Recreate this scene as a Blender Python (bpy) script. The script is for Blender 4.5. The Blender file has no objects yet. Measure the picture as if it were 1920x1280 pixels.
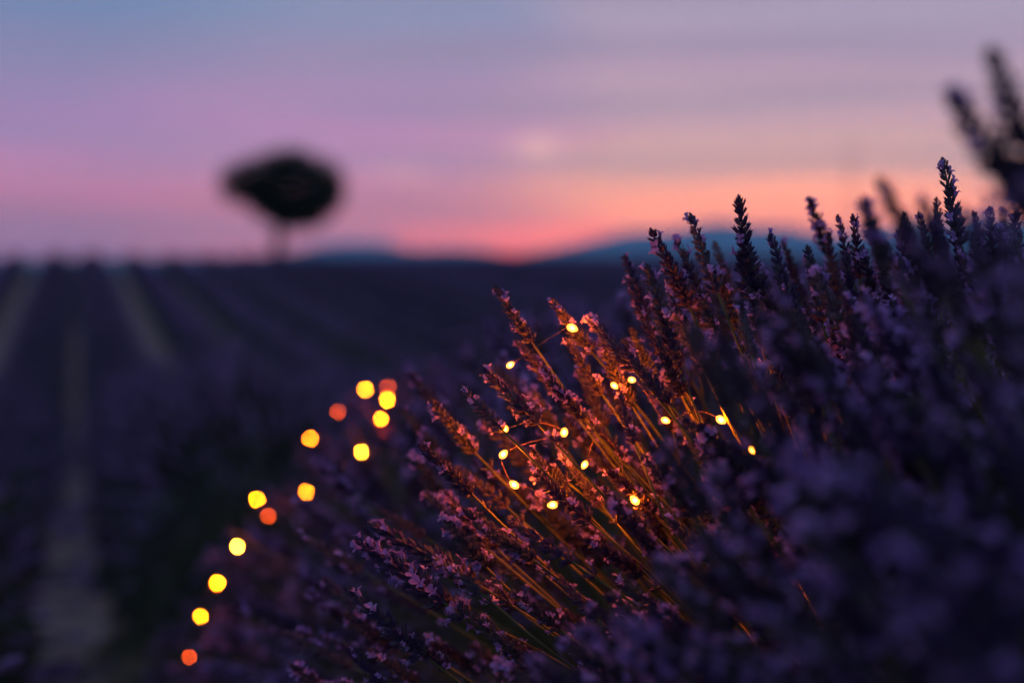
import bpy, bmesh, math, random
import numpy as np
from mathutils import Vector, Matrix, Quaternion
random.seed(11)
RNG = np.random.default_rng(11)
scene = bpy.context.scene
C = scene.collection
R = math.radians

# ------------------------------------------------------------------ camera
EYE = Vector((0.0, 0.0, 0.80))          # crouching height, level with the flower tips
YAW, PITCH = R(17.05), R(3.22)          # turned right of the rows, tipped slightly down
LENS, SENSOR, FOCUS, FSTOP = 50.0, 36.0, 0.78, 3.1
cam_data = bpy.data.cameras.new('camera')
cam_data.lens = LENS; cam_data.sensor_width = SENSOR
cam_data.clip_start = 0.02; cam_data.clip_end = 60000
cam_data.dof.use_dof = True
cam_data.dof.focus_distance = FOCUS
cam_data.dof.aperture_fstop = FSTOP
cam = bpy.data.objects.new('camera', cam_data); C.objects.link(cam)
cam.location = EYE
cam.rotation_euler = (R(90) - PITCH, 0, -YAW)
scene.camera = cam
FWD = Vector((math.sin(YAW)*math.cos(PITCH), math.cos(YAW)*math.cos(PITCH), -math.sin(PITCH)))
RGT = Vector((math.cos(YAW), -math.sin(YAW), 0))
UPV = RGT.cross(FWD)
FPX = LENS/SENSOR*1920
def ray_point(x, y, d):
    """a point of the place, measured on the photograph at depth d (metres)"""
    return EYE + FWD*d + RGT*((x-960)/FPX*d) + UPV*((640-y)/FPX*d)
def project(p):
    v = p - EYE; d = v.dot(FWD)
    return 960 + v.dot(RGT)/d*FPX, 640 - v.dot(UPV)/d*FPX, d

# ------------------------------------------------------------------ view
scene.view_settings.view_transform = 'Standard'
scene.view_settings.look = 'None'
scene.view_settings.exposure = 0.0
scene.view_settings.gamma = 1.0
scene.view_settings.use_curve_mapping = False
cy = scene.cycles
cy.use_denoising = True
cy.max_bounces = 5; cy.diffuse_bounces = 2; cy.glossy_bounces = 2; cy.transmission_bounces = 4
cy.transparent_max_bounces = 8; cy.volume_bounces = 1
cy.sample_clamp_indirect = 4.0
cy.use_adaptive_sampling = True; cy.adaptive_threshold = 0.03; cy.adaptive_min_samples = 24

# ------------------------------------------------------------------ node helpers
def lin(r, g, b):
    f = lambda c: (c/255/12.92) if c/255 <= 0.04045 else ((c/255+0.055)/1.055)**2.4
    return (f(r), f(g), f(b), 1.0)
class S:
    """a socket with arithmetic"""
    def __init__(s, tree, sock): s.t, s.k = tree, sock
    def _op(s, op, *a):
        n = s.t.nodes.new('ShaderNodeMath'); n.operation = op
        for i, v in enumerate((s,)+a):
            if isinstance(v, S): s.t.links.new(v.k, n.inputs[i])
            else: n.inputs[i].default_value = v
        return S(s.t, n.outputs[0])
    def __add__(s, o): return s._op('ADD', o)
    def __sub__(s, o): return s._op('SUBTRACT', o)
    def __mul__(s, o): return s._op('MULTIPLY', o)
    def __truediv__(s, o): return s._op('DIVIDE', o)
    def pow(s, o): return s._op('POWER', o)
    def smooth(s, a, b, lo=0.0, hi=1.0):
        n = s.t.nodes.new('ShaderNodeMapRange'); n.interpolation_type = 'SMOOTHSTEP'
        s.t.links.new(s.k, n.inputs[0])
        for i, v in zip((1, 2, 3, 4), (a, b, lo, hi)): n.inputs[i].default_value = v
        return S(s.t, n.outputs[0])
def mixc(t, f, a, b, mode='MIX'):
    n = t.nodes.new('ShaderNodeMix'); n.data_type = 'RGBA'; n.blend_type = mode
    for i, v in ((0, f), (6, a), (7, b)):
        if isinstance(v, S): t.links.new(v.k, n.inputs[i])
        else: n.inputs[i].default_value = v
    return S(t, n.outputs[2])
def ramp(t, f, stops):
    n = t.nodes.new('ShaderNodeValToRGB'); e = n.color_ramp.elements
    while len(e) < len(stops): e.new(0.5)
    for el, (p, c) in zip(e, stops): el.position = p; el.color = c
    t.links.new(f.k, n.inputs[0])
    return S(t, n.outputs[0])

# ------------------------------------------------------------------ sky (dusk, after sunset)
SUN_AZ = YAW + R(2)       # where the sun went down, from +Y towards +X
world = bpy.data.worlds.new('World'); scene.world = world
world.use_nodes = True
wt = world.node_tree; wt.nodes.clear()
tc = wt.nodes.new('ShaderNodeTexCoord')
sep = wt.nodes.new('ShaderNodeSeparateXYZ'); wt.links.new(tc.outputs['Generated'], sep.inputs[0])
dx, dy, dz = (S(wt, sep.outputs[i]) for i in range(3))
fw = dx*math.sin(YAW) + dy*math.cos(YAW)
rt = dx*math.cos(YAW) - dy*math.sin(YAW)
az = rt._op('ARCTAN2', fw)*57.2958          # degrees right of the view axis
el = dz._op('ARCSINE')*57.2958              # degrees above the horizon
def streak(sx, sy, off, detail=1):
    cmb = wt.nodes.new('ShaderNodeCombineXYZ')
    wt.links.new((az*sx + off).k, cmb.inputs[0]); wt.links.new((el*sy).k, cmb.inputs[1])
    n = wt.nodes.new('ShaderNodeTexNoise'); n.inputs['Scale'].default_value = 1.0
    n.inputs['Detail'].default_value = detail; n.inputs['Roughness'].default_value = 0.5
    wt.links.new(cmb.outputs[0], n.inputs['Vector'])
    return S(wt, n.outputs[0]) - 0.5
e2 = el + streak(0.07, 0.28, 3.7)*1.5 + az*0.012
a2 = az + streak(0.06, 0.5, 9.1)*9.0
def eramp(stops): return ramp(wt, e2/14.0, [(max(0, e/14.0), lin(*c)) for e, c in stops])
left = eramp([(0.2,(150,128,178)),(1.2,(158,130,184)),(2.4,(186,138,182)),(3.6,(178,136,183)),(5.2,(156,132,186)),(7.4,(130,134,188)),(9.8,(98,134,188)),(13,(84,124,180))])
mid = eramp([(0.2,(190,138,168)),(1.2,(196,144,174)),(2.6,(196,148,178)),(4.2,(184,142,186)),(6,(166,138,188)),(8,(148,142,191)),(10,(128,148,194)),(13,(105,138,190))])
right = eramp([(0.2,(255,140,128)),(1.0,(254,162,150)),(2.0,(255,184,164)),(3.15,(253,180,166)),(3.5,(198,160,176)),(4.6,(190,160,178)),(5.4,(184,156,188)),(8,(172,156,194)),(10,(164,160,197)),(13,(140,150,192))])
sky = mixc(wt, a2.smooth(-17, -6), left, mid)
sky = mixc(wt, a2.smooth(-1.5, 5.5), sky, right)
def blob(a, e, wa, we):
    q = ((az-a)/wa).pow(2) + ((el-e)/we).pow(2)
    return (q*-1.0)._op('EXPONENT')
def low_band(a, b, top, soft):
    return az.smooth(a-0.5, a+0.5)*az.smooth(b-0.5, b+1.2, 1, 0)*(el-az*0.035).smooth(top-soft, top+soft, 1, 0)
# clear slot under the cloud deck, glowing red where the sun set
sky = mixc(wt, low_band(-4.8, 3.8, 1.42, 0.14)*0.95, sky, lin(255, 142, 132))
sky = mixc(wt, blob(-0.2, 0.05, 1.3, 0.55)*0.95, sky, lin(255, 96, 78))
# mauve-grey cloud streaks and pale gaps
sky = mixc(wt, blob(2.5, 2.9, 4.5, 0.42)*0.45, sky, lin(172, 148, 172))
sky = mixc(wt, blob(10.5, 4.0, 9.0, 0.30)*0.7, sky, lin(170, 146, 172))
sky = mixc(wt, blob(-4.4, 3.6, 1.3, 0.36)*0.65, sky, lin(218, 184, 190))
sky = mixc(wt, blob(1.0, 4.55, 0.9, 0.40)*0.8, sky, lin(226, 190, 202))
sky = mixc(wt, streak(0.045, 0.9, 21.0, 2).smooth(-0.02, 0.13)*0.5, sky, lin(140, 138, 178))
# higher up and behind the camera the dusk deepens to blue
boost = mixc(wt, az.smooth(-6, 5), (1.08, 1.18, 1.85, 1), (1.42, 1.72, 1.55, 1))
sky = mixc(wt, el.smooth(0.8, 9.0, 1, 0), sky, mixc(wt, 1.0, sky, boost, 'MULTIPLY'))   # afterglow brightest low down
sky = mixc(wt, el.smooth(10, 60), sky, (0.185, 0.245, 0.50, 1))
sky = mixc(wt, fw.smooth(-0.5, 0.85, 1, 0), sky, (0.135, 0.170, 0.35, 1))
nish = wt.nodes.new('ShaderNodeTexSky'); nish.sky_type = 'NISHITA'; nish.sun_disc = False
nish.sun_elevation = R(-1.5); nish.sun_rotation = SUN_AZ
bg1 = wt.nodes.new('ShaderNodeBackground'); bg1.inputs[1].default_value = 1.05
wt.links.new(sky.k, bg1.inputs[0])
bg2 = wt.nodes.new('ShaderNodeBackground'); bg2.inputs[1].default_value = 0.05
wt.links.new(nish.outputs[0], bg2.inputs[0])
ad = wt.nodes.new('ShaderNodeAddShader'); wo = wt.nodes.new('ShaderNodeOutputWorld')
wt.links.new(bg1.outputs[0], ad.inputs[0]); wt.links.new(bg2.outputs[0], ad.inputs[1])
wt.links.new(ad.outputs[0], wo.inputs[0])

# last warm light from under the horizon clouds
sun_d = bpy.data.lights.new('sun', 'SUN'); sun_d.energy = 0.10; sun_d.angle = R(15); sun_d.color = (1, 0.5, 0.32)
sun = bpy.data.objects.new('sun', sun_d); C.objects.link(sun)
sd = Vector((math.sin(SUN_AZ), math.cos(SUN_AZ), math.tan(R(3))))
sun.rotation_euler = sd.to_track_quat('Z', 'Y').to_euler()

# ------------------------------------------------------------------ materials
def new_mat(name):
    m = bpy.data.materials.new(name); m.use_nodes = True
    t = m.node_tree; t.nodes.clear()
    return m, t, t.nodes.new('ShaderNodeOutputMaterial')
def noise(t, scale, detail=4, coord='Object', rough=0.55):
    c = t.nodes.new('ShaderNodeTexCoord'); n = t.nodes.new('ShaderNodeTexNoise')
    n.inputs['Scale'].default_value = scale; n.inputs['Detail'].default_value = detail
    n.inputs['Roughness'].default_value = rough
    t.links.new(c.outputs[coord], n.inputs['Vector'])
    return S(t, n.outputs[0])
def rnd(t):
    n = t.nodes.new('ShaderNodeObjectInfo'); return S(t, n.outputs['Random'])
def bsdf(t, col, rough=0.7, spec=0.3):
    b = t.nodes.new('ShaderNodeBsdfPrincipled')
    if isinstance(col, S): t.links.new(col.k, b.inputs['Base Color'])
    else: b.inputs['Base Color'].default_value = col
    b.inputs['Roughness'].default_value = rough
    b.inputs['Specular IOR Level'].default_value = spec
    return b
def leafy(name, c1, c2, scale, trans=0.3, rough=0.6, spec=0.25, vary=0.35):
    m, t, o = new_mat(name)
    f = noise(t, scale, 0) + (rnd(t)-0.5)*vary
    col = mixc(t, f.smooth(0.3, 0.7), c1, c2)
    b = bsdf(t, col, rough, spec)
    if trans:
        tr = t.nodes.new('ShaderNodeBsdfTranslucent'); t.links.new(col.k, tr.inputs[0])
        mx = t.nodes.new('ShaderNodeMixShader'); mx.inputs[0].default_value = trans
        t.links.new(b.outputs[0], mx.inputs[1]); t.links.new(tr.outputs[0], mx.inputs[2])
        t.links.new(mx.outputs[0], o.inputs[0])
    else: t.links.new(b.outputs[0], o.inputs[0])
    return m
M = {}
M['calyx'] = leafy('calyx', (0.075,0.052,0.135,1), (0.150,0.140,0.160,1), 220, 0.22)
M['petal'] = leafy('petal', (0.38,0.225,0.58,1), (0.54,0.37,0.72,1), 160, 0.35, 0.55)
M['stalk'] = leafy('stalk', (0.075,0.09,0.026,1), (0.14,0.135,0.042,1), 60, 0.0, 0.5)
M['leaf'] = leafy('leaf', (0.045,0.065,0.030,1), (0.085,0.10,0.055,1), 40, 0.2)
M['far_spike'] = leafy('far_spike', (0.135,0.092,0.19,1), (0.29,0.195,0.385,1), 9, 0.2)
M['far_leaf'] = leafy('far_leaf', (0.022,0.032,0.018,1), (0.045,0.052,0.028,1), 5, 0.1)  # darkened: shade low on the row flanks is put into this colour
M['tree_leaf'] = leafy('tree_leaf', (0.030,0.050,0.022,1), (0.055,0.080,0.035,1), 2, 0.25)
M['bark'] = leafy('bark', (0.055,0.042,0.034,1), (0.12,0.10,0.085,1), 9, 0.0, 0.9)
def soil_mat():
    m, t, o = new_mat('soil')
    a = noise(t, 1.6, 6); b_ = noise(t, 22, 6)
    col = mixc(t, a.smooth(0.35, 0.65), (0.18,0.108,0.075,1), (0.28,0.185,0.13,1))
    col = mixc(t, b_.smooth(0.42, 0.62)*0.7, col, (0.42,0.375,0.345,1))
    far = t.nodes.new('ShaderNodeNewGeometry'); sp = t.nodes.new('ShaderNodeSeparateXYZ')
    t.links.new(far.outputs['Position'], sp.inputs[0])
    col = mixc(t, S(t, sp.outputs[1]).smooth(60, 140), col, (0.05,0.065,0.045,1))   # scrub and crops beyond the field
    b = bsdf(t, col, 0.95, 0.1)
    bp = t.nodes.new('ShaderNodeBump'); bp.inputs['Strength'].default_value = 0.5; bp.inputs['Distance'].default_value = 0.02
    t.links.new(b_.k, bp.inputs['Height']); t.links.new(bp.outputs[0], b.inputs['Normal'])
    t.links.new(b.outputs[0], o.inputs[0]); return m
M['soil'] = soil_mat()
def plain(name, c1, c2, scale, rough=0.8, spec=0.2, metal=0):
    m, t, o = new_mat(name)
    col = mixc(t, noise(t, scale).smooth(0.3, 0.7), c1, c2)
    b = bsdf(t, col, rough, spec); b.inputs['Metallic'].default_value = metal
    t.links.new(b.outputs[0], o.inputs[0]); return m
M['hill'] = plain('hill', (0.06,0.21,0.38,1), (0.09,0.26,0.44,1), 0.004, 0.95, 0.0)  # blue of the distant air partly put into the base colour
M['steel'] = plain('steel', (0.22,0.22,0.23,1), (0.34,0.34,0.35,1), 1.0, 0.5, 0.4, 0.6)
M['copper'] = plain('copper', (0.30,0.15,0.09,1), (0.42,0.24,0.15,1), 300, 0.5, 0.5, 0.9)
def glow(name, col, strength, clear=0.0):
    m, t, o = new_mat(name)
    e = t.nodes.new('ShaderNodeEmission'); e.inputs[0].default_value = col; e.inputs[1].default_value = strength
    if clear:
        tr = t.nodes.new('ShaderNodeBsdfTransparent'); mx = t.nodes.new('ShaderNodeMixShader')
        mx.inputs[0].default_value = 1-clear
        t.links.new(tr.outputs[0], mx.inputs[1]); t.links.new(e.outputs[0], mx.inputs[2]); t.links.new(mx.outputs[0], o.inputs[0])
    else: t.links.new(e.outputs[0], o.inputs[0])
    return m
LED = (1.0, 0.15, 0.0010, 1)
M['chip'] = glow('chip', LED, 2450)
M['chip_hot'] = glow('chip_hot', (1.0, 0.26, 0.008, 1), 3000)
M['chip_soft'] = glow('chip_soft', (1.0, 0.15, 0.001, 1), 1500)
M['chip_amber'] = glow('chip_amber', (1.0, 0.085, 0.001, 1), 1700)
M['chip_dim'] = glow('chip_dim', (1.0, 0.09, 0.01, 1), 90)
M['drop'] = glow('drop', (1.0, 0.26, 0.03, 1), 9.0, 0.55)
M['drop_dim'] = glow('drop_dim', (1.0, 0.16, 0.02, 1), 1.2, 0.6)

# ------------------------------------------------------------------ object helpers
def link(name, data, parent=None):
    o = bpy.data.objects.new(name, data); C.objects.link(o)
    if parent: o.parent = parent
    return o
def tag(o, label=None, cat=None, group=None, kind=None):
    if label: o['label'] = label
    if cat: o['category'] = cat
    if group: o['group'] = group
    if kind: o['kind'] = kind
    return o
class MB:
    """collects polygons, then becomes one mesh"""
    def __init__(s): s.v, s.f, s.m = [], [], []
    def tube(s, pts, radii, n=5, mi=0, cap=True):
        base = len(s.v); ax = None
        for i, p in enumerate(pts):
            t = (pts[min(i+1, len(pts)-1)] - pts[max(i-1, 0)]).normalized()
            if ax is None: ax = t.orthogonal().normalized()
            ax = (ax - t*ax.dot(t)).normalized(); bx = t.cross(ax)
            for k in range(n):
                a = 2*math.pi*k/n
                s.v.append(p + (ax*math.cos(a) + bx*math.sin(a))*radii[i])
        for i in range(len(pts)-1):
            for k in range(n):
                a, b = base+i*n+k, base+i*n+(k+1) % n
                s.f.append((a, b, b+n, a+n)); s.m.append(mi)
        if cap:
            s.f.append(tuple(base+k for k in range(n))[::-1]); s.m.append(mi)
            s.f.append(tuple(base+(len(pts)-1)*n+k for k in range(n))); s.m.append(mi)
    def poly(s, pts, mi=0):
        b = len(s.v); s.v += pts; s.f.append(tuple(range(b, b+len(pts)))); s.m.append(mi)
    def mesh(s, name, mats, smooth=False):
        me = bpy.data.meshes.new(name)
        me.from_pydata([tuple(p) for p in s.v], [], s.f)
        for m in mats: me.materials.append(m)
        me.polygons.foreach_set('material_index', s.m)
        if smooth: me.polygons.foreach_set('use_smooth', [True]*len(s.f))
        me.update(); return me
def frame(axis):
    a = axis.orthogonal().normalized(); return a, axis.cross(a)

# ------------------------------------------------------------------ terrain
HY = [-2000,-50, 0, 1, 2.7, 8, 12.4, 16, 19, 27, 38, 46, 50, 58, 75, 120, 400, 12000]
HZ = [-1,  -0.4, 0,-0.03,-0.10,-0.55,-0.98,-1.05,-0.98,-0.60,0.0,0.36,0.42,0.24,-0.6,-3, -6, -6]
_x = np.array(HY, float); _z = np.array(HZ, float)
_g = np.linspace(-60, 130, 3801); _gz = np.interp(_g, _x, _z)
_k = np.exp(-np.linspace(-2, 2, 81)**2); _k /= _k.sum()
_gz[40:-40] = np.convolve(_gz, _k, 'valid')
def ground_z(y):
    return float(np.interp(y, _g, _gz)) if -55 < y < 125 else float(np.interp(y, _x, _z))
ys = [-2000,-800,-300,-100,-40,-15,-6,-3,-2,-1] + list(np.arange(0, 60, 0.5)) + [60,65,70,80,90,110,140,200,300,450,700,1100,1800,2800,4200,6000,7600]
xs = [-9000,-5000,-2500,-1200,-500,-200,-90,-45,-20,-8,-3,-1,0,1,3,8,20,45,90,200,500,1200,2500,5000,9000]
gm = MB(); gm.v = [Vector((x, y, ground_z(y))) for y in ys for x in xs]
for j in range(len(ys)-1):
    for i in range(len(xs)-1):
        a = j*len(xs)+i; gm.f.append((a, a+1, a+1+len(xs), a+len(xs))); gm.m.append(0)
tag(link('ground', gm.mesh('ground', [M['soil']], True)), kind='structure')

# ------------------------------------------------------------------ far hills
def hill_range(name, dist, prof, depth):
    """ridge seen at dist; prof = (x, y) of its skyline on the photograph"""
    m = MB(); px = np.array([p[0] for p in prof], float); py = np.array([p[1] for p in prof], float)
    X = np.linspace(px[0], px[-1], 220); Y = np.interp(X, px, py)
    k = np.exp(-np.linspace(-1.6, 1.6, 9)**2); k /= k.sum()
    Y = np.convolve(np.pad(Y, 4, 'edge'), k, 'valid')
    Y += 1.0*np.sin(X*0.05) + 0.8*np.sin(X*0.023+2)
    n = 9
    for x, y in zip(X, Y):
        top = ray_point(x, y-8, dist)
        d = Vector((top.x, top.y, 0)).normalized()
        for i in range(n):
            u = (i-(n-1)/2)/((n-1)/2)            # -1 foot facing us .. 1 far foot
            h = (1-abs(u))**0.85
            w = 1 + 0.10*math.sin(x*0.09+i*1.7)*(1-h)
            m.v.append(Vector((top.x, top.y, -9)) + d*(u*depth*w) + Vector((0, 0, (top.z+9)*h)))
    for j in range(len(X)-1):
        for i in range(n-1):
            a = j*n+i; m.f.append((a, a+n, a+n+1, a+1)); m.m.append(0)
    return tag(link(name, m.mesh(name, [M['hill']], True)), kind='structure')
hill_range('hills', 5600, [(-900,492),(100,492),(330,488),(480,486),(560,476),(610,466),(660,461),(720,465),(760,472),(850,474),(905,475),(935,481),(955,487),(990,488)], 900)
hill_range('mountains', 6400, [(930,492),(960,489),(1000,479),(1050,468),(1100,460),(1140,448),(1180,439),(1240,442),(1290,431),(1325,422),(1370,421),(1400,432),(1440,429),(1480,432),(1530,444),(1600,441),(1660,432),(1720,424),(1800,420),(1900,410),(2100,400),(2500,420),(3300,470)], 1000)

# ------------------------------------------------------------------ lavender flower heads (5 cm long, shared)
def calyx(m, base, axis, ln, r, rng):
    a, b = frame(axis); o = len(m.v); n = 5
    ph = rng.random()*6.28
    for (t, rr) in ((0.0, 0.45), (0.45, 1.0), (0.85, 0.92)):
        for k in range(n):
            an = ph+2*math.pi*k/n
            m.v.append(base + axis*(ln*t) + (a*math.cos(an)+b*math.sin(an))*(r*rr))
    for i in range(2):
        for k in range(n):
            p, q = o+i*n+k, o+i*n+(k+1) % n
            m.f.append((p, q, q+n, p+n)); m.m.append(0)
    for k in range(n):                                     # pointed teeth of the rim
        an = ph+2*math.pi*(k+0.5)/n
        m.v.append(base + axis*(ln*(1.05+0.25*rng.random())) + (a*math.cos(an)+b*math.sin(an))*(r*1.2))
        m.f.append((o+2*n+k, o+2*n+(k+1) % n, len(m.v)-1)); m.m.append(0)
    for k in range(2):                                     # withered threads of spent flowers
        an = rng.random()*6.28; d = a*math.cos(an)+b*math.sin(an)
        p = base + axis*(ln*.9); q = (axis + d*rng.uniform(.1, .9)).normalized(); w = axis.cross(d)*(r*.22)
        m.poly([p-w, p+w, p + q*(ln*rng.uniform(.35, .7))])
def corolla(m, base, axis, up, sz, rng):
    a = (up - axis*up.dot(axis)).normalized(); b = axis.cross(a)
    top = base + axis*(sz*0.55)
    m.tube([base, top], [sz*0.16, sz*0.26], 5, 0, False)
    for an, w, l in ((0.42, .34, .72), (-0.42, .34, .66), (math.pi, .26, .46), (2.1, .22, .40), (-2.1, .22, .40)):
        d = (a*math.cos(an)+b*math.sin(an)); s_ = axis.cross(d)
        j = 0.85+0.3*rng.random()
        out = (d*rng.uniform(.5, .85) + axis*(0.75 if abs(an) < 1 else 0.35) + s_*rng.uniform(-.25, .25)).normalized()
        p0 = top + d*(sz*0.16); p1 = p0 + out*(sz*l*0.55*j); p2 = p0 + out*(sz*l*j) - axis*(sz*0.10)
        m.poly([p0 - s_*(sz*w*.35), p0 + s_*(sz*w*.35), p1 + s_*(sz*w*.8), p2 + s_*(sz*w*.3), p2 - s_*(sz*w*.3), p1 - s_*(sz*w*.8)])
def make_head(seed, bloom):
    rng = random.Random(seed); h = MB(); pt = MB(); L = 0.05
    lean = rng.uniform(-.004, .004); lean2 = rng.uniform(-.004, .004)
    ax_at = lambda t: Vector((lean*t*t, lean2*t*t, L*t))
    h.tube([ax_at(t) for t in (-0.02, .25, .5, .75, .96)], [.0009, .0009, .0008, .0007, .0004], 5)
    nw = rng.choice((9, 10, 10, 11))
    ts = []
    t = rng.choice((0.0, 0.0, -0.22, -0.32))               # often one whorl sits apart, lower on the stalk
    if t < 0: ts.append(t)
    for i in range(nw): ts.append(0.03 + 0.90*(i/(nw-1))**0.93 + rng.uniform(-.012, .012))
    for i, t in enumerate(ts):
        tt = max(t, 0); size = (1.0 - 0.52*tt**1.7) * (0.85 if t < 0 else 1)
        cnt = max(4, int(round((9.5 - 4*tt) * rng.uniform(.8, 1.1)))) if t >= 0 else rng.choice((3, 4, 5))
        ph = rng.random()*6.28
        for k in range(cnt):
            an = ph + 2*math.pi*(k+rng.uniform(-.25, .25))/cnt
            d = Vector((math.cos(an), math.sin(an), 0))
            tilt = R(rng.uniform(32, 66)*(1-0.5*tt))
            axis = (d*math.sin(tilt) + Vector((0, 0, math.cos(tilt)))).normalized()
            ln = 0.0062*size*rng.uniform(.7, 1.2); r = 0.00118*size*rng.uniform(.85, 1.15)
            base = ax_at(t) + d*0.0011 + Vector((0, 0, rng.uniform(-.0012, .0012)))
            calyx(h, base, axis, ln, r, rng)
            if rng.random() < bloom*(1.3 if 0.7 < tt or tt < .2 else .8):
                corolla(pt, base + axis*(ln*0.9), axis, Vector((0, 0, 1)), 0.0050*rng.uniform(.7, 1.2), rng)
        for k in range(2):                                  # papery bracts under each whorl
            an = ph + math.pi*k + 0.6; d = Vector((math.cos(an), math.sin(an), 0)); s_ = Vector((-d.y, d.x, 0))
            p = ax_at(t) - Vector((0, 0, .0012))
            h.poly([p - s_*.0006, p + d*.0022 - s_*.0014 + Vector((0, 0, .0005)), p + d*.0050 + Vector((0, 0, .0028)), p + d*.0022 + s_*.0014 + Vector((0, 0, .0005)), p + s_*.0006])
    for k in range(7):                                      # closed buds crowning the tip
        an = 6.28*k/3.2; d = Vector((math.cos(an), math.sin(an), 0))
        calyx(h, ax_at(.93+.012*k), (d*(.5-.07*k)+Vector((0, 0, 1))).normalized(), .0040-.0003*k, .00085-.00006*k, rng)
    return h.mesh('flower_head', [M['calyx']]), pt.mesh('petals', [M['petal']])
HEADS = [make_head(100+i, b) for i, b in enumerate((.05, .08, .11, .15, .21, .06, .09, .14, .18, .08, .12, .07))]

# ------------------------------------------------------------------ fairy lights: where the bulbs hang
NEAR, FAR = 0.80, 1.93
BULBS = [  # x, y, depth, kind   (kind None: only a bend of the wire)
    (957,684,.80,'chip'), (1003,652,.80,None), (1040,628,.80,None), (1073,615,.80,'chip_soft'), (1120,660,.80,None), (1152,723,.79,'chip'), (1185,712,.80,'chip_soft'), (1210,735,.80,None),
    (1248,788,.79,'chip'), (1300,770,.80,None), (1352,787,.79,'chip'), (1410,844,.78,'chip'), (1480,980,.78,None), (1498,1142,.78,'chip'), (1350,1040,.80,None), (1190,937,.80,'chip'),
    (1160,850,.80,None), (1122,813,.79,None), (1096,871,.79,'chip'), (1066,906,.79,None), (1036,946,.79,'chip'), (995,915,.79,None), (964,908,.785,'chip'), (945,878,.79,None),
    (944,851,.785,'chip'), (990,830,.80,None), (1058,810,.80,'chip'), (1000,790,.81,None), (946,804,.80,'chip'), (850,830,1.1,None), (760,850,1.5,None),
    (678,847,1.75,'chip_hot'), (700,815,1.85,None), (714,785,1.72,'chip_amber'), (726,750,1.93,'chip'), (727,725,1.98,'chip_dim'), (685,730,1.95,'chip_soft'), (634,772,1.9,'chip_dim'),
    (582,822,1.95,'chip_amber'), (574,922,1.93,'chip_soft'), (503,967,1.80,'chip_dim'), (482,936,1.95,'chip'), (445,1024,1.62,'chip_hot'), (407,1092,1.80,'chip'), (376,1155,1.70,'chip_soft'), (355,1231,1.7,'chip_dim')]
BP = [(ray_point(x, y, d), k) for x, y, d, k in BULBS]
def blocks_bulb(pts, margin):
    """does this stalk hang in front of a lit bulb?"""
    for p in pts:
        x, y, d = project(p)
        if d < 0.1: continue
        blur = abs(d-FOCUS)/d*55*0.35
        for bx, by, bd, k in BULBS:
            if k is None: continue
            if d < bd+0.01 and (x-bx)**2 + (y-by)**2 < (margin+blur)**2: return True
    return False

# ------------------------------------------------------------------ lavender plants
def bez(a, b, c, d, t):
    u = 1-t; return a*(u*u*u) + b*(3*u*u*t) + c*(3*u*t*t) + d*(t*t*t)
def add_stalk(plant, base, B, axis, hl, var, fat=1.0):
    """one flower stalk from the cushion at base to the head's foot B; head of length hl along axis"""
    g = plant.location; L = (B-base).length
    c1 = base.lerp(B, 0.33) + (B-base).orthogonal().normalized()*random.uniform(-.012, .012)
    c2 = B - axis*(L*0.36)
    m = MB(); n = 9
    pts = [bez(base, c1, c2, B, i/(n-1)) - g for i in range(n)]
    r0 = random.uniform(.00095, .0013)
    m.tube(pts, [r0*(1-0.35*i/(n-1)) for i in range(n)], 5)
    st = link('stalk', m.mesh('stalk', [M['stalk']], True), plant)
    q = axis.to_track_quat('Z', 'Y') @ Quaternion((0, 0, 1), random.uniform(0, 6.28))
    s = hl/0.05; w = s*random.uniform(.9, 1.1)*(1.0 if s < 1.15 else 1.15/s)*fat
    mw = Matrix.Translation(B - g) @ q.to_matrix().to_4x4() @ Matrix.Diagonal((w, w, s, 1))
    for nm, me in zip(('flower_head', 'petals'), HEADS[var]):
        o = link(nm, me, st); o.matrix_local = mw
        if nm == 'petals': o['kind'] = 'stuff'
def cushion(plant, r, h, n):
    """the leafy base the stalks grow from"""
    m = MB()
    for i in range(n):
        th = random.uniform(0, 6.28); ph = math.acos(random.uniform(0, 1)); k = random.uniform(.45, 1)**.6
        d = Vector((math.cos(th)*math.sin(ph), math.sin(th)*math.sin(ph), math.cos(ph)))
        p = Vector((d.x*r*k, d.y*r*k, h*(0.1+0.9*d.z*k)))
        d2 = (d + Vector((random.gauss(0, .4), random.gauss(0, .4), .4+random.gauss(0, .3)))).normalized()
        s_ = d2.orthogonal().normalized(); s_ = Quaternion(d2, random.uniform(0, 6.28)) @ s_
        l = random.uniform(.03, .055); w = random.uniform(.0018, .003)
        m.poly([p, p + d2*(l*.45) + s_*w, p + d2*l, p + d2*(l*.45) - s_*w])
    for i in range(14):                                     # woody twigs
        th = random.uniform(0, 6.28); e = random.uniform(.3, 1.3)
        d = Vector((math.cos(th)*math.cos(e), math.sin(th)*math.cos(e), math.sin(e)))
        m.tube([Vector((0, 0, .0)), Vector((d.x*r*.4, d.y*r*.4, d.z*h*.5)), Vector((d.x*r*.8, d.y*r*.8, d.z*h*.85))], [.006, .004, .002], 5, 1)
    tag(link('foliage', m.mesh('foliage', [M['leaf'], M['bark']]), plant), kind='stuff')
ROWX = 0.60
def plant_at(x, y, label):
    o = link('lavender_plant', None); o.location = (x, y, ground_z(y)); o.empty_display_size = .1
    tag(o, label, 'lavender', 'lavender plants of the nearest row'); return o
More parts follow.
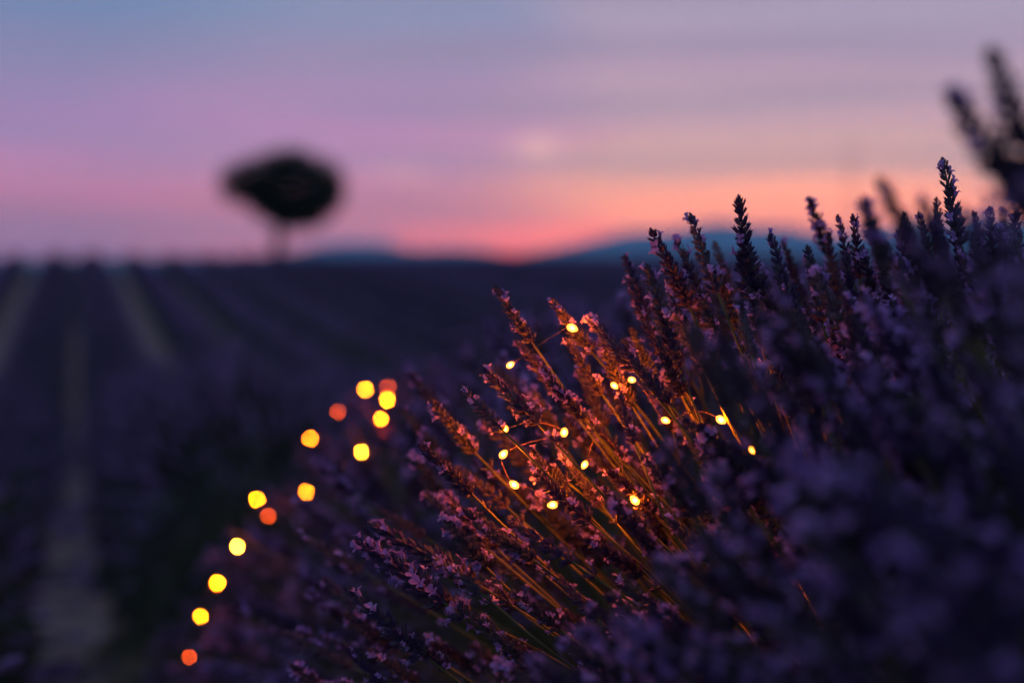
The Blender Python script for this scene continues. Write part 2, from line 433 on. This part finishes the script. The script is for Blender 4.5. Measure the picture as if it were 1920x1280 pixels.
def fill(plant, n, Rm, crown_h, keep=None, spread=(0.02, 1.0), kinds=range(12)):
    g = plant.location; crown = g + Vector((0, 0, crown_h)); made = tries = 0
    while made < n and tries < n*25:
        tries += 1
        th = random.uniform(0, 6.28); cz = random.uniform(*spread)
        sz = math.sqrt(1-cz*cz)
        d = Vector((math.cos(th)*sz, math.sin(th)*sz, cz))
        if d.x > .45: continue
        base = crown + Vector((d.x*.15, d.y*.15, d.z*.13-.03)) + Vector((random.gauss(0, .02), random.gauss(0, .02), 0))
        axis = (d + Vector((random.gauss(0, .09), random.gauss(0, .09), .18+random.gauss(0, .07)))).normalized()
        hl = random.uniform(.034, .058); rr = Rm*random.uniform(.80, 1.07)*(1 + .45*max(0, .25-cz))
        B = crown + d*(rr-hl) + Vector((0, 0, .02))
        if keep and not keep(base, B, axis, hl): continue
        if blocks_bulb([B + axis*(hl*t) for t in (-.5, 0, .33, .66, 1)], 14): continue
        add_stalk(plant, base, B, axis, hl, random.choice(kinds))
        made += 1
    return made
def visible(p, m=120):
    x, y, d = project(p)
    return d > 0.12 and -m < x < 1920+m and -m < y < 1280+m
def in_view(base, B, axis, hl): return visible(B) or visible(B+axis*hl) or visible(base.lerp(B, .6))

# the plant in focus, with the heads that can be told apart in the photograph: tip, foot, depth
HERO = [(1380,378,1410,560,.775),(1290,408,1345,548,.79),(1230,433,1292,575,.80),(1163,484,1215,592,.84),(1280,452,1322,582,.84),
 (1448,443,1482,578,.78),(1515,465,1542,602,.775),(1764,303,1802,462,.78),(1523,375,1552,475,.90),(1568,408,1600,525,.82),(1604,405,1612,522,.80),
 (1850,390,1866,500,.80),(1750,375,1766,480,.83),(1472,452,1500,560,.90),(928,538,998,642,.80),(1028,566,1112,662,.82),(1103,598,1188,692,.79),(1223,503,1262,668,.78),
 (1240,585,1275,690,.78),(908,686,1010,795,.785),(1013,698,1096,787,.78),(862,728,944,808,.775),(806,760,892,850,.83),(790,830,884,926,.775),(1162,648,1258,758,.77),
 (1160,742,1190,832,.775),(990,882,1108,978,.775),(1128,920,1212,992,.77),(828,978,910,1062,.77),(880,950,1002,1060,.775),(950,976,1072,1052,.77),(700,978,892,1092,.80),
 (672,1012,830,1128,.785),(650,1108,800,1232,.775),(655,1218,735,1300,.77),(1110,1008,1202,1078,.765),(1182,990,1292,1102,.765),(1212,868,1292,952,.76),(1290,818,1362,922,.755),
 (868,1130,962,1222,.775),(756,1092,880,1152,.79),(1000,858,1062,902,.79),(1648,490,1682,605,.79),(1594,560,1632,682,.77),(1552,600,1590,705,.77),(1505,590,1545,700,.78),
 (1380,568,1412,668,.77),(1330,600,1380,705,.79),(1440,640,1475,745,.76),(1085,690,1135,800,.86),(1120,800,1170,905,.87),(1060,790,1130,880,.88),(1180,830,1240,930,.86),
 (930,880,1010,960,.86),(860,870,950,950,.85),(790,925,880,1000,.86),(1070,960,1150,1040,.85),(1000,740,1060,840,.87),(1130,720,1180,800,.88),(1270,720,1330,820,.85),
 (1700,400,1722,510,.80),(1672,560,1702,670,.77),(1772,690,1800,790,.76),(1740,640,1765,740,.77),(1655,620,1690,720,.77),(1830,560,1850,660,.78),(1180,615,1225,705,.82),
 (960,1110,1050,1180,.765),(820,1040,900,1110,.78),(740,1180,840,1250,.775),(560,1000,680,1070,.95),(600,1090,700,1160,.92),(540,1180,660,1250,.92),(1040,1080,1120,1160,.765),
 (930,1190,1010,1260,.765),(1060,1200,1140,1290,.74),
 (1430,500,1462,610,.80),(1545,440,1572,560,.86),(1580,480,1605,600,.78),(1620,470,1640,590,.79),(1640,430,1668,545,.83),(1665,455,1690,575,.78),(1700,440,1722,560,.80),(1725,400,1750,520,.82),
 (1735,470,1755,590,.78),(1785,420,1812,540,.79),(1820,440,1840,560,.78),(1835,400,1850,500,.85),(1875,430,1890,540,.78),(1895,400,1910,510,.80),(1345,500,1385,620,.80),(1400,540,1432,650,.78),
 (1250,540,1300,650,.82),(1190,560,1240,665,.83),(1310,540,1345,640,.78),(1480,540,1510,650,.77),(1345,455,1372,560,.90),(1060,640,1130,740,.81),(1120,650,1185,760,.81),(975,640,1050,740,.84),
 (1055,860,1130,950,.81),(1150,880,1225,960,.80),(1230,640,1280,740,.77)]
focus_plant = plant_at(ROWX-.01, 0.76, 'sharp lavender plant in focus at centre right, its stalks leaning left round glowing bulbs')
crown = focus_plant.location + Vector((0, 0, .42))
cushion(focus_plant, .28, .46, 5000)
for i, (tx, ty, bx, by, d) in enumerate(HERO):
    dt = random.uniform(-.012, .012)
    T = ray_point(tx, ty, d-dt); B = ray_point(bx, by, d+dt)
    axis = (T-B).normalized(); dd = (B-crown).normalized()
    base = crown + Vector((dd.x*.14, dd.y*.14, dd.z*.10-.03))
    add_stalk(focus_plant, base, B, axis, (T-B).length, i % len(HEADS))
def keep_focus(base, B, axis, hl):
    if not in_view(base, B, axis, hl): return False
    x, y, d = project(B+axis*hl)
    if x < 1000 and d < .70: return False
    # the outline of the plant against the field and the sky
    lim = np.interp(x, [300, 650, 800, 900, 1100, 1200, 1400, 1700, 1900], [1250, 1040, 800, 640, 600, 540, 470, 420, 380])
    return y > lim
print('focus_fill', fill(focus_plant, 195, .46, .42, keep_focus))

near_plant = plant_at(ROWX+.02, 0.22, 'dark blurred lavender plant closest to the lens, filling the lower right corner')
cushion(near_plant, .30, .48, 3500)
NEAR_HEADS = [(1843,105,1948,330,.44),(1784,178,1938,400,.45),(1893,300,1962,465,.47),(1800,395,1862,560,.48),(1868,415,1932,580,.47),(1728,372,1792,540,.50),(1835,470,1900,640,.47),(1650,335,1725,480,.50),(1608,378,1665,500,.58),(1690,420,1760,560,.50),(1760,480,1830,640,.48),(1880,440,1940,600,.45),
  (1280,620,1370,760,.55),(1340,640,1430,790,.53),(1240,830,1330,960,.55),(1400,700,1480,850,.50),(1330,900,1420,1030,.52),(1460,560,1540,700,.55),(1560,700,1640,860,.48),(1700,600,1780,760,.46),
  (1160,1150,1270,1260,.52),(1240,1060,1350,1180,.52),(1390,1010,1490,1140,.49),(1500,900,1590,1040,.48),(1620,860,1700,1010,.46),(1760,780,1830,940,.45),(1850,700,1920,860,.45),(1300,1200,1420,1300,.48),
  (1560,1080,1650,1220,.46),(1700,1000,1790,1150,.44),(1840,930,1920,1090,.44),(1720,1180,1810,1320,.42),(1450,1160,1560,1290,.46),(980,1230,1080,1310,.56)]
ncrown = near_plant.location + Vector((0, 0, .42))
for i, (tx, ty, bx, by, d) in enumerate(NEAR_HEADS):
    T = ray_point(tx, ty, d-.004); B = ray_point(bx, by, d+.004); axis = (T-B).normalized(); dd = (B-ncrown).normalized()
    if blocks_bulb([B, T, B.lerp(T, .5)], 12): continue
    add_stalk(near_plant, ncrown + Vector((dd.x*.14, dd.y*.14, dd.z*.10-.03)), B, axis, (T-B).length, i % len(HEADS), 1.2 if i < 2 else 1.15)
def keep_near(base, B, axis, hl):
    if not in_view(base, B, axis, hl): return False
    x, y, d = project(B+axis*hl)
    if d < .28: return False
    lim = np.interp(x, [900, 1100, 1250, 1450, 1650, 1900], [1300, 1220, 1000, 640, 520, 400])
    return y > lim and x > 1080
print('near', fill(near_plant, 268, .50, .42, keep_near, (-.35, 1.0)))

between = plant_at(ROWX-.01, 0.49, 'half-blurred lavender plant at right between the closest plant and the sharp one')
cushion(between, .27, .46, 3000)
def keep_between(base, B, axis, hl):
    if not in_view(base, B, axis, hl): return False
    x, y, d = project(B+axis*hl)
    if not .46 < d < .76: return False
    return y > np.interp(x, [950, 1150, 1250, 1300, 1500, 1900], [1240, 1080, 980, 700, 510, 440])
print('between', fill(between, 190, .47, .42, keep_between, (-.3, 1.0)))
P = [(ROWX-.05, 1.02, 285, .47, .38, 'slightly soft lavender plant crowding the left rear of the sharp one'),
     (ROWX-.03, 1.57, 285, .45, .36, 'soft lavender plant to the right of the curve of round yellow bulbs'),
     (ROWX+.00, 1.30, 285, .45, .38, 'blurred lavender plant directly behind the sharp one, half hidden by it'),
     (ROWX-.03, 1.84, 290, .44, .36, 'soft lavender plant with a curve of round yellow bulbs over its left flank'),
     (ROWX-.12, 2.38, 280, .50, .32, 'blurred lavender plant beyond the curve of out-of-focus bulbs'),
     (ROWX-.15, 2.92, 280, .53, .30, 'farthest separate lavender plant where the nearest row melts into blur')]
def keep_back(base, B, axis, hl):
    if not in_view(base, B, axis, hl): return False
    x, y, d = project(B+axis*hl)
    return y > np.interp(x, [250, 350, 500, 650, 800, 900, 1100, 1200, 1400, 1900], [1250, 1080, 900, 730, 650, 590, 550, 540, 500, 420])
for x, y, n, rm, ch, lab in P:
    p = plant_at(x, y, lab); cushion(p, .40, .44, 5500)
    print('plant', y, fill(p, n, rm, ch, keep_back, (-.42, 1.0), (2, 3, 4, 7, 8, 8, 4, 10)))

# ------------------------------------------------------------------ the other rows of the field
def row_mesh(seed, y0, y1, rad=.42, crown=.28, mw=.30, mh=.37, top=.9):
    rng = np.random.default_rng(seed)
    V, F = [], []; nv = 0
    # flower spikes: stalk blade plus knobbly five-sided head
    ang = np.arange(4)*math.pi/2
    y = y0
    hv = []
    while y < y1:
        n = 190 if y < 9 else (120 if y < 22 else 75)
        R_ = rad*rng.uniform(.91, 1.09); cxx = rng.normal(0, .02); gz = ground_z(y)
        cr = np.array([cxx, y, gz+crown])
        th = rng.uniform(0, 6.283, n); cz = np.where(rng.random(n) < top, rng.uniform(.45, 1, n), rng.uniform(-.2, .45, n)); sz = np.sqrt(1-cz*cz)
        d = np.stack([np.cos(th)*sz, np.sin(th)*sz, cz], 1)
        ax = d + rng.normal(0, .1, (n, 3)); ax[:, 2] += .18; ax /= np.linalg.norm(ax, axis=1)[:, None]
        rr = R_*rng.uniform(.8, 1.06, n)*(1 + .4*np.maximum(0, .25-cz)); hl = rng.uniform(.035, .06, n)
        if y > 22: hl *= 1.4
        B = cr + d*(rr-hl)[:, None]
        S0 = cr + d*(rad*.4)
        o = np.cross(ax, [.3, .5, .1]); o /= np.linalg.norm(o, axis=1)[:, None]; b = np.cross(ax, o)
        w = rng.uniform(.006, .0085, n) * (1.6 if y > 22 else 1)
        for i in range(n):
            a_, b_ = o[i]*w[i], b[i]*w[i]
            rings = []
            for t, k in ((0., .35), (.22, 1.), (.42, .65), (.65, .95), (1., .12)):
                c = B[i] + ax[i]*(hl[i]*t)
                rings += [c + (a_*math.cos(q+t*2) + b_*math.sin(q+t*2))*k for q in ang]
            V += rings
            for r_ in range(4):
                for k in range(4):
                    p, q = nv+r_*4+k, nv+r_*4+(k+1) % 4; F.append((p, q, q+4, p+4))
            nv += 20
            hv.append((S0[i], B[i], o[i]))
        y += rng.uniform(.48, .58)
    me = bpy.data.meshes.new('flower_spikes'); me.from_pydata([tuple(v) for v in V], [], F); me.materials.append(M['far_spike']); me.update()
    # leafy mound with the bare stalks standing out of it
    m = MB()
    for s0, b0, o0 in hv:
        s0, b0, o0 = Vector(s0), Vector(b0), Vector(o0)*.0013
        m.poly([s0-o0, s0+o0, b0+o0, b0-o0])
    nseg = int((y1-y0)/.12); sec = 9
    base = len(m.v)
    for j in range(nseg+1):
        yy = y0 + (y1-y0)*j/nseg; wv = .84 + .16*math.cos(yy/.53*6.283)
        for k in range(sec):
            a = math.pi*k/(sec-1); q = wv*(1+.16*rng.normal())
            m.v.append(Vector((-math.cos(a)*mw*q, yy + rng.normal()*.03, ground_z(yy) - .02 + math.sin(a)*mh*q)))
    for j in range(nseg):
        for k in range(sec-1):
            a = base+j*sec+k; m.f.append((a, a+1, a+1+sec, a+sec)); m.m.append(0)
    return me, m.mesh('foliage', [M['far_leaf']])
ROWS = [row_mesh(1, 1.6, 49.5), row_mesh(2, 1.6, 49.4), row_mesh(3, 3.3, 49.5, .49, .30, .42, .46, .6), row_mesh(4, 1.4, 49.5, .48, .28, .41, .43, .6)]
ROW_GROUP = 'lavender rows of the field'
def ordinal(n): return {1:'first',2:'second',3:'third',4:'fourth',5:'fifth',6:'sixth',7:'seventh',8:'eighth',9:'ninth',10:'tenth'}[n]
for i in range(-3, 31):
    x = ROWX + 1.2*i - (.09 if i == 0 else -.06 if i == -1 else 0)
    if i == 0: lab = 'blurred lavender row running on from the nearest plants along the bare lane'
    elif i == -1: lab = 'dark lavender row on the left side of the pale bare lane'
    elif i < -1: lab = ('second' if i == -2 else 'third') + ' lavender row left of the pale bare lane, cut by the frame edge'
    elif i <= 8: lab = ordinal(i) + ' blurred lavender row to the right behind the nearest row'
    else: lab = 'one of the far lavender rows merging into a dark plain on the right'
    rw = link('lavender_row', None); rw.location = (x, 0, 0); tag(rw, lab, 'lavender row', ROW_GROUP)
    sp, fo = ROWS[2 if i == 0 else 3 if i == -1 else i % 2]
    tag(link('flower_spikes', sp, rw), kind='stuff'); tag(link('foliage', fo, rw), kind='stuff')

# ------------------------------------------------------------------ lone tree on the crest
def build_tree():
    base_d = 53.0
    base = ray_point(523, 490, base_d); gz = ground_z(base.y); base.z = gz
    s = base_d/FPX                                  # metres per photograph pixel at the tree
    root = link('almond_tree', None); root.location = base
    tag(root, 'dark round-crowned tree standing alone on the field crest', 'tree')
    h0 = EYE.z - gz                                 # eye level above the tree's foot
    P2 = lambda x, y, dep=0: RGT*((x-523)*s) + Vector((0, 0, (490-y)*s + h0)) + Vector((FWD.x, FWD.y, 0))*dep
    t = MB(); rng = random.Random(5)
    fork = P2(525, 425)
    t.tube([Vector((0, 0, -.1)), Vector((.02, 0, .4)), P2(520, 460), fork], [.30, .22, .20, .20], 9)
    link('trunk', t.mesh('trunk', [M['bark']], True), root)
    lobes = [(545,330,62,40,1.1),(478,338,55,40,.9),(600,355,44,44,.9),(560,385,50,28,.9),(510,375,40,26,.8),(446,345,34,36,.6),(512,325,55,38,.9),(590,400,34,20,.6),(555,310,45,26,.8),(625,372,20,22,.4),(505,400,22,14,.4),(545,400,42,30,.9),(572,402,36,26,.8),(518,394,32,24,.7),(476,362,36,24,.7),(498,384,32,22,.7),(560,410,34,20,.7),(545,300,40,22,.7),(620,352,28,32,.5),(578,384,54,36,.9),(600,330,40,34,.8)]
    for (x, y, rx, ry, dp) in lobes:
        tip = P2(x, y, rng.uniform(-dp, dp)*.6); b = MB()
        midp = fork.lerp(tip, .5) + Vector((rng.uniform(-.15, .15), rng.uniform(-.15, .15), .12))
        b.tube([fork - Vector((0, 0, .08)), midp, tip], [.12, .07, .02], 6)
        for k in range(4):
            e = tip + Vector((rng.gauss(0, 1)*rx*s*.6, rng.gauss(0, 1)*dp*.5, rng.gauss(0, 1)*ry*s*.5))
            b.tube([midp.lerp(tip, rng.uniform(.2, .9)), tip.lerp(e, .5)+Vector((0, 0, .05)), e], [.028, .02, .008], 4)
        link('branch', b.mesh('branch', [M['bark']], True), root)
    c = MB()
    for (x, y, rx, ry, dp) in lobes:
        for _ in range(int(rx*ry*.34)+50):              # twigs with leaves in small clumps
            while True:
                q = Vector((rng.uniform(-1, 1), rng.uniform(-1, 1), rng.uniform(-1, 1)))
                if q.length < 1: break
            q = q.normalized()*q.length**.75*rng.choice((1, 1, 1, 1.12))
            cc = P2(x+q.x*rx*1.03, y-q.z*ry*1.03, q.y*dp)
            for k in range(10):
                p = cc + Vector((rng.gauss(0, .07), rng.gauss(0, .07), rng.gauss(0, .06)))
                d = Vector((rng.gauss(0, 1), rng.gauss(0, 1), rng.gauss(-.2, 1))).normalized(); w = d.orthogonal().normalized()
                l = rng.uniform(.06, .10)
                c.poly([p, p + d*(l*.5) + w*(l*.17), p + d*l, p + d*(l*.5) - w*(l*.17)])
    link('crown', c.mesh('crown', [M['tree_leaf']]), root)
build_tree()

# ------------------------------------------------------------------ distant radio mast
def build_mast():
    d = 620.0; foot = ray_point(1594, 490, d); gz = ground_z(foot.y)
    root = link('radio_mast', None); root.location = (foot.x, foot.y, gz)
    tag(root, 'faint thin lattice mast rising far behind the lavender at right', 'mast')
    top = ray_point(1594, 238, d).z - gz; w = 1.25
    corners = [Vector((w*math.cos(a), w*math.sin(a), 0)) for a in (0.3, 2.394, 4.489)]
    for c in corners:
        m = MB(); m.tube([c, c*.8 + Vector((0, 0, top*.9))], [.09, .07], 6); link('leg', m.mesh('leg', [M['steel']]), root)
    m = MB(); n = 34
    for i in range(n):
        z0, z1 = top*.9*i/n, top*.9*(i+1)/n; k0, k1 = 1-.2*i/n, 1-.2*(i+1)/n
        for j in range(3):
            a, b = corners[j], corners[(j+1) % 3]
            m.tube([a*k0+Vector((0, 0, z0)), b*k1+Vector((0, 0, z1))], [.05, .05], 4, 0, False)
            m.tube([a*k1+Vector((0, 0, z1)), b*k1+Vector((0, 0, z1))], [.04, .04], 4, 0, False)
    link('lattice', m.mesh('lattice', [M['steel']]), root)
    m = MB(); m.tube([Vector((0, 0, top*.88)), Vector((0, 0, top))], [.12, .05], 6); link('antenna', m.mesh('antenna', [M['steel']]), root)
    for k in range(3):
        m = MB(); z = top*(.55+.12*k); dr = corners[k].normalized()
        m.tube([dr*.9+Vector((0, 0, z)), dr*1.1+Vector((0, 0, z)), dr*1.25+Vector((0, 0, z))], [.15, .55, .6], 12); link('dish', m.mesh('dish', [M['steel']]), root)
build_mast()

# ------------------------------------------------------------------ fairy lights: one wire, many bulbs
def build_lights():
    root = link('fairy_lights', None); g = BP[-1][0].copy(); g.z = ground_z(g.y); root.location = g
    tag(root, 'string of warm glowing fairy lights on thin copper wire wound through the lavender', 'string lights')
    pts = [p for p, k in BP]; path = []
    for i in range(len(pts)-1):                              # Catmull-Rom through every bulb
        p0, p1, p2, p3 = pts[max(i-1, 0)], pts[i], pts[i+1], pts[min(i+2, len(pts)-1)]
        for j in range(7):
            t = j/7
            path.append(((p1*2) + (p2-p0)*t + (p0*2-p1*5+p2*4-p3)*t*t + (p1*3-p0-p2*3+p3)*t**3)*.5)
    path.append(pts[-1]); m = MB()
    m.tube([p-g for p in path], [.00018]*len(path), 5)
    link('wire', m.mesh('wire', [M['copper']], True), root)
    def bead(r, l, mat, name):
        b = MB(); n = 9
        zs = [(-1, .25), (-.75, .72), (-.35, .98), (.1, 1.0), (.5, .82), (.85, .45), (1, .18)]
        b.tube([Vector((0, 0, z*l)) for z, k in zs], [k*r for z, k in zs], n)
        return b.mesh(name, [mat], True)
    drops = {k: bead(.0020, .0028, M['drop_dim' if k == 'chip_dim' else 'drop'], 'bulb') for k in ('chip', 'chip_hot', 'chip_soft', 'chip_amber', 'chip_dim')}
    chips = {k: bead(.0010, .0013, M[k], 'led') for k in ('chip', 'chip_hot', 'chip_soft', 'chip_amber', 'chip_dim')}
    for i, (p, k) in enumerate(BP):
        if not k: continue
        dr = (pts[min(i+1, len(pts)-1)] - pts[max(i-1, 0)]).normalized()
        b = link('bulb', drops[k], root)
        b.matrix_local = Matrix.Translation(p-g) @ dr.to_track_quat('Z', 'Y').to_matrix().to_4x4()
        vs = random.uniform(.82, 1.15); b.scale = (vs, vs, vs)
        link('led', chips[k], b)
build_lights()

# ------------------------------------------------------------------ evening haze
def build_haze():
    bm = bmesh.new(); bmesh.ops.create_cube(bm, size=1.0)
    x0, x1, y0, y1, z0, z1 = -9200, 9200, -2100, 8200, -11, 330
    for v in bm.verts:
        v.co = Vector((x0 if v.co.x < 0 else x1, y0 if v.co.y < 0 else y1, z0 if v.co.z < 0 else z1))
    me = bpy.data.meshes.new('haze'); bm.to_mesh(me); bm.free()
    m, t, o = new_mat('haze')
    v = t.nodes.new('ShaderNodeVolumePrincipled')
    v.inputs['Color'].default_value = (0.22, 0.60, 1.0, 1)
    v.inputs['Absorption Color'].default_value = (1, 1, 1, 1)
    v.inputs['Density'].default_value = 0.00022
    v.inputs['Density Attribute'].default_value = ''
    v.inputs['Anisotropy'].default_value = 0.0
    t.links.new(v.outputs[0], o.inputs['Volume'])
    me.materials.append(m)
    tag(link('haze', me), 'thin blue evening haze between the field and the far hills', 'haze', kind='stuff')
build_haze()
